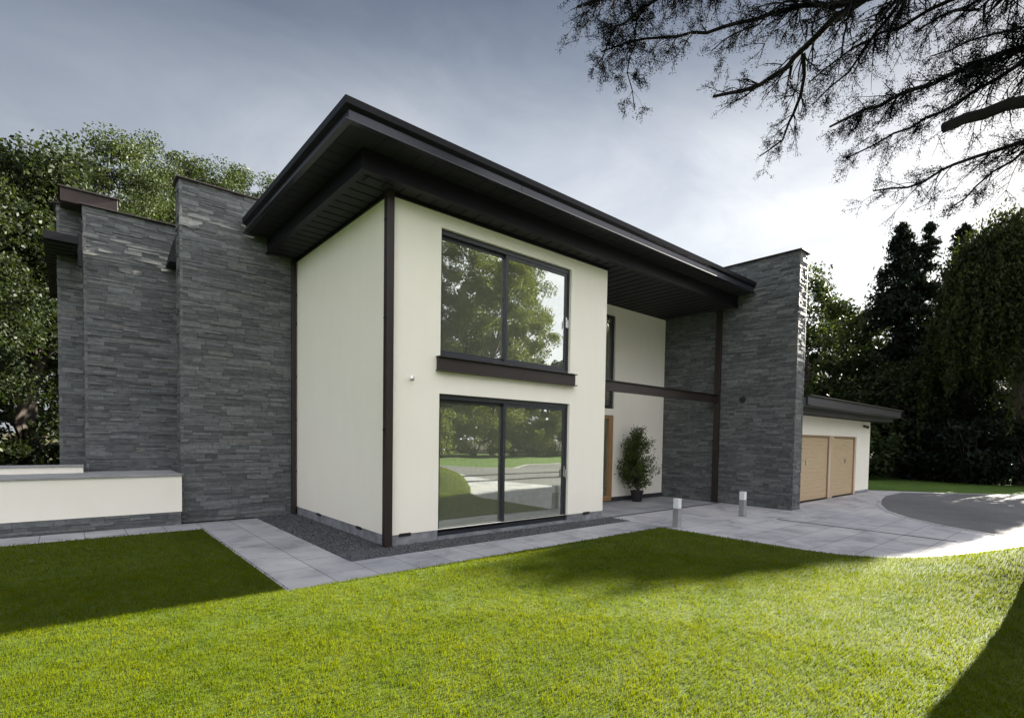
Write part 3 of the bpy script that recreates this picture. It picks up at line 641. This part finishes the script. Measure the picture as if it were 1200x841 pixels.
def willow(loc, h, rad, label):
    x,y,z=loc; t=thing('weeping_tree',label,'tree',loc); m=MB()
    m.tube([(x+.4,y-.9,-.1),(x+.3,y-1.1,2),(x-.1,y-.6,4),(x+.2,y,h*.6),(x,y,h*.85)],[.55,.42,.36,.25,.1],10); P=[]
    for i in range(800):
        a=random.uniform(0,6.283); rr=rad*math.sqrt(random.random())*random.uniform(.8,1.1); top=h*(.42+.58*math.sqrt(max(0,1-(rr/rad/1.12)**2)))*random.uniform(.72,1.0)
        L_=random.uniform(1.0,4.2); n=int(30+L_*36); s_=np.linspace(0,1,n)
        cx,cy=x+rr*math.cos(a),y+rr*math.sin(a); ox,oy=math.cos(a)*.7*random.random(),math.sin(a)*.7*random.random()
        q=np.stack([cx+ox*s_**.5,cy+oy*s_**.5,np.maximum(top-L_*s_,.8)],1)+rng.normal(0,.085,(n,3)); P.append(q)
        # arching shoot and a clump where the strand starts
        k=26; e=rng.normal(0,.3,(k,3))*np.array([1,1,.6]); P.append(np.array([cx,cy,top])+e)
        if i%12==0: m.tube([(x,y,h*.5),((x+cx)/2,(y+cy)/2,top*.9+.5),(cx,cy,top)],[.12,.07,.02],5,False)
    m.build('trunk',M['bark'],t); fast_mesh('crown',leaf_cloud(np.concatenate(P),.10,1.8,.4),4,M['leaf_willow'],t); return t
def shrub(loc, h, rad, label, mat='leaf_oak', group=None, leaf=.09, ncl=30, per=110):
    x,y,z=loc; t=thing('shrub',label,'shrub',loc,group); C,P=crown_points((x,y,z+h*.5),(rad,rad,h*.5),ncl,per,.4*min(rad,h*.6)); P[:,2]=np.maximum(P[:,2],z+.02)
    m=MB()
    for i in range(0,len(C),2): m.tube([(x+random.uniform(-.15,.15),y+random.uniform(-.15,.15),z),C[i]],[.04,.012],5,False)
    m.build('stems',M['bark'],t); fast_mesh('foliage',leaf_cloud(P,leaf),4,M[mat],t); return t

G1='trees behind the house on the left'
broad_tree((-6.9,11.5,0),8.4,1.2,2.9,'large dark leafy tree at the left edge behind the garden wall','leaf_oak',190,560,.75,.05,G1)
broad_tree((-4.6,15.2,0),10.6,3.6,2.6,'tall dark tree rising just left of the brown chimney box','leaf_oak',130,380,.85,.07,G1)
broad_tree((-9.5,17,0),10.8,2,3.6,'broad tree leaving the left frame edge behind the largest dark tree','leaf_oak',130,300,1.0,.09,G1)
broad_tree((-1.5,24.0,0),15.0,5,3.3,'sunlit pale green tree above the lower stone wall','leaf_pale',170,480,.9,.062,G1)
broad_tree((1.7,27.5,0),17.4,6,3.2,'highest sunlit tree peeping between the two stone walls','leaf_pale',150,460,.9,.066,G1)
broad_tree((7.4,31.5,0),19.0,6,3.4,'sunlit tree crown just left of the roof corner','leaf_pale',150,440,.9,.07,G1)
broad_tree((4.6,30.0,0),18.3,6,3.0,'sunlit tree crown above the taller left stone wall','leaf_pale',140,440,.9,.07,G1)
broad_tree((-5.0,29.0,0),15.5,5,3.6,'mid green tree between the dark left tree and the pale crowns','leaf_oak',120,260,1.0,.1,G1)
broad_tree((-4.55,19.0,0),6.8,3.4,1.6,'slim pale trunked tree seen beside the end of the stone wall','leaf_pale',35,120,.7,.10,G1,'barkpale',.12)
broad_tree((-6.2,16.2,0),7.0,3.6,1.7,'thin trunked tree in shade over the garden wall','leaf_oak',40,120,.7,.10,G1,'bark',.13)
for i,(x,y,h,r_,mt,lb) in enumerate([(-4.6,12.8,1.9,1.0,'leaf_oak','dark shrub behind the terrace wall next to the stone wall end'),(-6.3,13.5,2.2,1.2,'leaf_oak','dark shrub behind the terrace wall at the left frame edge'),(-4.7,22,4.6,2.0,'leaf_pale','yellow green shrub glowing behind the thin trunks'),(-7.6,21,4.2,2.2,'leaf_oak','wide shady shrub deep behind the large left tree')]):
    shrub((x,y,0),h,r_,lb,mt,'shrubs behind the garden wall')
G4='unseen trees added behind the house to shade the left trees'
for i,(x,y,h,lb) in enumerate([(9,15,10.5,'added shade tree close behind the house rear wall'),(15,19,11.5,'added shade tree behind the house beside the garage'),(12,27,12,'added shade tree deep behind the house roof'),(22,17,10.5,'added shade tree behind the garage'),(5,19,10,'added shade tree behind the stone walls')]):
    broad_tree((x,y,0),h,1.5,3.4,lb,'leaf_oak',80,110,1.1,.2,G4)  # hidden trees added to keep sun off the lower left trees
G2='trees beyond the garage'
broad_tree((31.5,6.2,0),12.6,2.2,2.9,'loose light green tree right of the projecting stone wall with sky gaps','leaf_pale',75,120,.95,.13,G2)
broad_tree((33,9.8,0),12.2,3,2.8,'leafy tree partly hidden behind the projecting stone wall','leaf_oak',70,120,.95,.13,G2)
broad_tree((39,6.5,0),12.4,2.5,3,'darker leafy tree filling between light tree and tall conifer','leaf_oak',90,140,.95,.15,G2)
conifer((35.3,2.2,0),15.4,3.7,'tall dark twin-topped conifer beyond the garage roof',.6,210,(36.3,.9,15.3),G2)
conifer((38.2,-.4,0),15.4,3.3,'second dark conifer between the twin-topped conifer and the weeping tree',.6,190,None,G2)
conifer((33.5,-1.6,0),12.6,3.0,'dark conifer in shadow directly behind the weeping tree',.5,120,None,G2)
conifer((41.0,-3.6,0),16.0,3.4,'tall dark conifer peeking above the weeping tree',.6,120,None,G2)
willow((28.6,-3.75,0),12.6,2.75,'drooping olive green weeping tree at the right edge')
broad_tree((29.5,.4,0),6.6,1.0,2.3,'low dark bushy tree behind the end of the garage','leaf_oak',70,130,.8,.12,G2)
broad_tree((31.2,3.4,0),7.5,1.2,2.2,'small dark tree above the garage roof end','leaf_oak',70,130,.8,.12,G2)
for i,(x,y,h,r_,mt,lb) in enumerate([(26.4,1.2,2.6,1.3,'leaf_pale','light green shrub touching the right end of the garage'),(28.2,-1.0,2.4,1.5,'leaf_dark','dark low shrub nearest the thin sunlit trunk'),(27.6,-2.7,3.0,1.6,'leaf_dark','dark shrub under the left side of the weeping tree'),(28.4,-4.9,3.0,1.7,'leaf_dark','dark shrub under the weeping tree at the right edge'),(31.0,-2.5,4.4,2.2,'leaf_dark','big dark shrub filling the gap behind the weeping tree')]):
    shrub((x,y,0),h,r_,lb,mt,'shrubs beyond the turning area',.12)
for i,(x,y,h,lb) in enumerate([(31,-10.3,21.5,'unseen tall pine with a bare trunk and high crown, added east of the turning area to shade the cedar'),(34,-12.5,22,'second unseen high crowned pine, added further south of the turning area to shade the cedar')]):  # out-of-frame pines added so their high crowns shade the cedar
    t=broad_tree((x,y,0),h,15.5,3.9,lb,'leaf_dark',90,130,1.1,.17,None,'bark',.3,'added_shade_pine')
# far woods: one mass all round
def woods():
    P=[];T=MB()
    for a in np.arange(0,360,2.1):
        ar=math.radians(a+random.uniform(-.8,.8)); d_=random.uniform(58,75)
        if -24<((a+180)%360-180)<3: d_=random.uniform(85,95)    # more open towards the low sun
        x,y=d_*math.cos(ar),d_*math.sin(ar); h=random.uniform(11,15) if y>0 else random.uniform(10,14)
        if abs(y+5)<25 and x>0: h*=.8
        C,q=crown_points((x,y,h*.55),(3.6,3.6,h*.45),26,60,1.3); P.append(q); T.tube([(x,y,0),(x,y,h*.7)],[.3,.1],5,False)
    o=fast_mesh('distant_woodland',leaf_cloud(np.concatenate(P),.42),4,M['leaf_oak']); o['kind']='stuff'
woods()
# trees across the front lawn (seen mirrored in the glass)
G3='trees across the front lawn, mirrored in the windows'
for i,(x,y,h,mt,lb) in enumerate([(3,-27,13,'leaf_oak','tree across the lawn south of the drive mouth, mirrored at the left of the glass'),(9.5,-31,15,'leaf_oak','tree behind the drive bend mirrored in the left pane'),(15.5,-25,13.5,'leaf_pale','pale tree at the drive bend mirrored in the middle of the glass'),(21,-27,15,'leaf_oak','dense tree beyond the turning area mirrored in the right pane'),(27,-25.5,13,'leaf_pale','pale tree mirrored at the right edge of the glass'),(33,-30,16,'leaf_oak','tall tree at the south east corner of the grounds'),(18,-34,17,'leaf_oak','tallest rear tree in the row across the lawn'),(-5,-28,14,'leaf_oak','tree behind the photographer on the south lawn')]):
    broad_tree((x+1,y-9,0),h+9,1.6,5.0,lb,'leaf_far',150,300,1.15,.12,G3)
for i,(x,y) in enumerate([(11.5,-22.5),(15,-20.8),(19,-21.6),(23,-22.2),(27,-21.5)]):
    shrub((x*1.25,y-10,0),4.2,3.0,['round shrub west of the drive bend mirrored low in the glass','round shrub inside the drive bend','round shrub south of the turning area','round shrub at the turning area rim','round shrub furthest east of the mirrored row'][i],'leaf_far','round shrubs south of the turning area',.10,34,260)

# overhanging cedar: trunk just outside the right frame edge
cd=thing('cedar_tree','overhanging cedar with dark bare limbs and needle tufts crossing the sky at upper right','tree',(4.75,-7.85,.2))
TR=[(4.6,-7.55,.0),(4.6,-7.5,.8),(4.6,-7.5,2),(4.7,-7.85,4.2),(4.85,-8.5,6.4),(4.9,-8.8,8.5),(5.0,-9.0,10.5)]
tm=MB(); TRR=[.66,.60,.58,.46,.34,.22,.06]; NS=72; NR=110; zz_=np.array([p_[2] for p_ in TR])
rid=[(rng.integers(7,30),rng.uniform(0,6.28),rng.uniform(.3,1.6)) for _ in range(9)]
for j in range(NR):
    z_=TR[-1][2]*(j/(NR-1))**1.25; cx_=np.interp(z_,zz_,[p_[0] for p_ in TR]); cy_=np.interp(z_,zz_,[p_[1] for p_ in TR]); r_=np.interp(z_,zz_,TRR)
    for k_ in range(NS):
        t_=2*math.pi*k_/NS; f_=sum(math.sin(n_*t_+ph_+w_*z_*1.7) for n_,ph_,w_ in rid)/9
        fl=.16*math.exp(-z_/.35)*(.6+.4*math.sin(5*t_+1)); rr_=r_*(1+.10*f_)+fl+random.gauss(0,.004)
        tm.v.append((cx_+rr_*math.cos(t_),cy_+rr_*math.sin(t_),z_-.05))
for j in range(NR-1):
    for k_ in range(NS): tm.f.append((j*NS+k_,j*NS+(k_+1)%NS,(j+1)*NS+(k_+1)%NS,(j+1)*NS+k_))
TR=TR[1:]
lm=MB(); tw=MB(); TP=[]
def limb(pts, r0, r1, sub=1, dens=7.5, sublen=(.45,1.2), tuft=1.0, skip=0):
    """tapered limb through pts with forking twigs"""
    pts=[Vector(p) for p in pts]; fine=[]
    for a,b in zip(pts,pts[1:]):
        k=max(2,int((b-a).length/.16))
        for i in range(k): fine.append(a.lerp(b,i/k)+Vector([random.gauss(0,.018) for _ in range(3)]))
    fine.append(pts[-1]); n=len(fine); rad=[r0+(r1-r0)*(i/(n-1))**.8 for i in range(n)]
    lm.tube(fine,rad,7 if r0>.02 else 5)
    tot=sum((b-a).length for a,b in zip(fine,fine[1:]))
    for i in range(int(tot*dens*1.6)):
        t_=skip+(1-skip)*random.random(); j=min(n-2,int(t_*(n-1))); p0=fine[j]; d=(fine[j+1]-fine[j]).normalized()
        side=d.cross(Vector((0,0,1))).normalized()*random.choice((-1,1)); L_=random.uniform(*sublen)*(1.1-.5*t_)
        dr=(d*random.uniform(.4,1.0)+side*random.uniform(.5,1)+Vector((0,0,random.uniform(-.55,.25)))).normalized()
        twig(p0,dr,L_,max(.0035,rad[j]*.38),sub,tuft)
def twig(p, d, L_, r_, depth, tuft):
    n=max(3,int(L_/.09)); P=[p]; q=p.copy(); dd=d.copy()
    for i in range(n):
        dd=(dd+Vector([random.gauss(0,.16) for _ in range(3)])+Vector((0,0,-.035))).normalized(); q=q+dd*(L_/n); P.append(q.copy())
    tw.tube(P,[max(.0022,r_*(1-.75*i/n)) for i in range(n+1)],4,False)
    if depth>0:
        for k in range(int(2+L_*6)):
            j=random.randint(1,n-1); s_=dd.cross(Vector([random.gauss(0,1) for _ in range(3)])).normalized()
            twig(P[j],(dd*.8+s_*random.uniform(.5,1.1)).normalized(),L_*random.uniform(.25,.5),r_*.6,depth-1,tuft)
    else:
        for j in range(1,n+1):
            if random.random()<.85*tuft:
                TP.append((P[j],1))
c3=lambda *a:a
# main limbs reach from the trunk over the camera's right side
limb([TR[3],(4.4,-7.6,6.9),(3.5,-5.8,6.95),(3.3,-4.95,6.85),(3.35,-4.55,6.6),(3.05,-4.2,6.3),(2.75,-3.7,6.25)],.13,.018,1,5,(.4,1.0),.75,.35)
limb([(3.35,-4.6,6.6),(3.6,-4.5,6.25),(3.75,-4.2,5.9),(3.7,-3.9,5.75)],.03,.008,1,9,(.3,.7),.8)
limb([(3.4,-5.3,6.9),(3.1,-4.5,7.1),(2.6,-3.7,7.0),(2.1,-3.1,7.0),(1.75,-2.6,6.9)],.04,.01,1,10,(.3,.8),1.3)
limb([TR[4],(4.0,-7.4,7.6),(2.9,-5.2,7.6),(2.0,-3.6,7.45),(1.4,-2.5,7.35)],.10,.02,1,8,(.4,.95),1.6,.45)
limb([(2.6,-4.6,7.6),(2.0,-3.6,7.3),(1.7,-2.9,7.05),(1.75,-2.5,6.75)],.03,.008,1,13,(.3,.6),1.7)
limb([(2.2,-3.9,7.5),(1.9,-3.1,7.2),(2.2,-2.7,6.8),(2.5,-2.6,6.45)],.026,.006,1,12,(.3,.6),1.3)
limb([TR[2],(5.0,-7.6,5.4),(4.85,-6.75,5.75),(4.45,-6.1,5.65),(4.3,-5.9,5.55)],.10,.06,0,0,(.3,.5),.3,.8)      # stub
limb([TR[3],(5.0,-7.7,6.3),(4.7,-6.7,6.35),(4.2,-5.8,6.1),(3.95,-5.15,5.95),(3.75,-4.8,5.8)],.07,.014,1,13,(.4,.9),1.35,.3)
limb([(4.75,-6.8,6.3),(4.5,-6.0,5.9),(4.25,-5.4,5.65),(4.1,-4.9,5.5)],.03,.008,1,11,(.35,.8),1.2)
limb([TR[2],(5.1,-7.7,4.9),(4.9,-6.8,5.35),(4.6,-6.0,5.2),(4.4,-5.5,5.0),(4.2,-5.2,5.0)],.05,.01,1,8,(.35,.9),.75,.3)
limb([(4.9,-6.8,5.35),(4.95,-6.3,5.1),(4.8,-5.9,4.75)],.022,.006,1,9,(.3,.6),.8)
limb([TR[4],(5.2,-7.5,7.4),(4.6,-6.2,7.1),(4.2,-5.6,6.8)],.06,.012,1,6,(.4,1.0),.7,.3)
limb([(3.5,-5.8,6.95),(3.65,-5.3,6.65),(3.75,-5.0,6.35),(3.7,-4.6,6.15)],.03,.007,1,11,(.3,.75),1.1)
limb([(4.6,-7.2,7.3),(4.25,-6.5,6.95),(3.9,-5.8,6.75),(3.55,-5.1,6.55),(3.3,-4.7,6.2)],.04,.008,1,10,(.35,.8),1.2)
limb([(3.9,-7.2,7.6),(3.6,-6.0,7.3),(3.1,-5.0,7.15),(2.7,-4.3,6.85),(2.5,-3.8,6.65)],.035,.007,1,10,(.3,.8),1.2)
limb([(4.9,-7.6,6.6),(4.6,-6.9,6.5),(4.3,-6.3,6.45),(4.0,-5.8,6.3)],.03,.007,1,11,(.3,.8),1.2)
# limbs on the far side of the trunk, outside the picture
limb([TR[4],(6.5,-10.5,8.6),(8.3,-11,8.5)],.12,.03,0,3,(.5,1.2),1)
limb([TR[3],(4.0,-11.2,6.9),(3.2,-13,6.8)],.12,.03,0,3,(.5,1.2),1)
limb([TR[5],(4.2,-9.8,11.2),(3,-9.6,11.5)],.08,.02,0,3,(.5,1.2),1)
limb([TR[4],(6.4,-8.4,8.8),(7.6,-7.9,8.7)],.10,.02,0,3,(.5,1.2),1)
print('tufts',len(TP))
tm.build('trunk',M['trunkbark'],cd,smooth=True); lm.build('limbs',M['cedarbark'],cd,smooth=True); tw.build('twigs',M['cedarbark'],cd)
A=np.array([list(p_) for p_,_ in TP]); k=18
P=(A[:,None,:]+rng.normal(0,.024,(len(A),k,3))).reshape(-1,3)
fast_mesh('needles',leaf_cloud(P,.0125,.3,.34),4,M['leaf_cedar'],cd)
shrub((4.3,-9.6,.3),2.2,1.1,'dark evergreen bush under the cedar just outside the right edge','leaf_dark',None,.05,60,200)

# potted plant by the door
pp=thing('potted_plant','bushy green plant in a black pot beside the oak door','potted plant',(8.15,1.52,0))
m=MB(); px,py=8.15,1.52
rings=[(.13,0),(.135,.02),(.175,.27),(.19,.275),(.19,.31),(.17,.31),(.165,.27)]
n=20
for i,(rr,zz) in enumerate(rings): m.v+= [(px+rr*math.cos(2*math.pi*k/n),py+rr*math.sin(2*math.pi*k/n),zz) for k in range(n)]
for i in range(len(rings)-1):
    for k in range(n): m.f.append((i*n+k,i*n+(k+1)%n,(i+1)*n+(k+1)%n,(i+1)*n+k))
m.f.append(tuple(range(n-1,-1,-1))); m.f.append(tuple((len(rings)-1)*n+k for k in range(n)))
pt=m.build('pot',M['black'],pp,smooth=False)
m=MB(); P=[]
for i in range(150):
    f_=random.random(); zz=.42+f_*1.55; R_=(.74*(1-f_)**.6+.08)*random.uniform(.5,1.15); a=random.uniform(0,6.283)
    if zz<.75: R_*=.55+.6*(zz-.42)
    e=Vector((px+R_*math.cos(a),py+R_*math.sin(a)*.85,zz+.12)); m.tube([(px+random.uniform(-.02,.02),py,max(.28,zz-.25)),((px+e.x)/2,(py+e.y)/2,zz),e],[.008,.005,.003],4,False)
    for k in range(42):
        t_=random.uniform(.35,1.05); b=Vector((px,py,max(.3,zz-.25))).lerp(e,t_); P.append([b.x+random.gauss(0,.045),b.y+random.gauss(0,.045),b.z+random.gauss(0,.045)])
m.tube([(px,py,.27),(px+.01,py,1.1),(px,py,1.95)],[.014,.01,.004],6); m.build('stem',M['bark'],pp)
P=np.array(P); P[:,1]=np.minimum(P[:,1],1.9); fast_mesh('foliage',leaf_cloud(P,.033,.2,.42),4,M['leaf_pot'],pp)
# drain cover
m=MB(); m.box(9.1,9.5,-3.05,-2.75,.0,.007); o=m.build('drain_cover',M['coping']); o['label']='small grey drain cover set in the pale drive'; o['category']='drain cover'
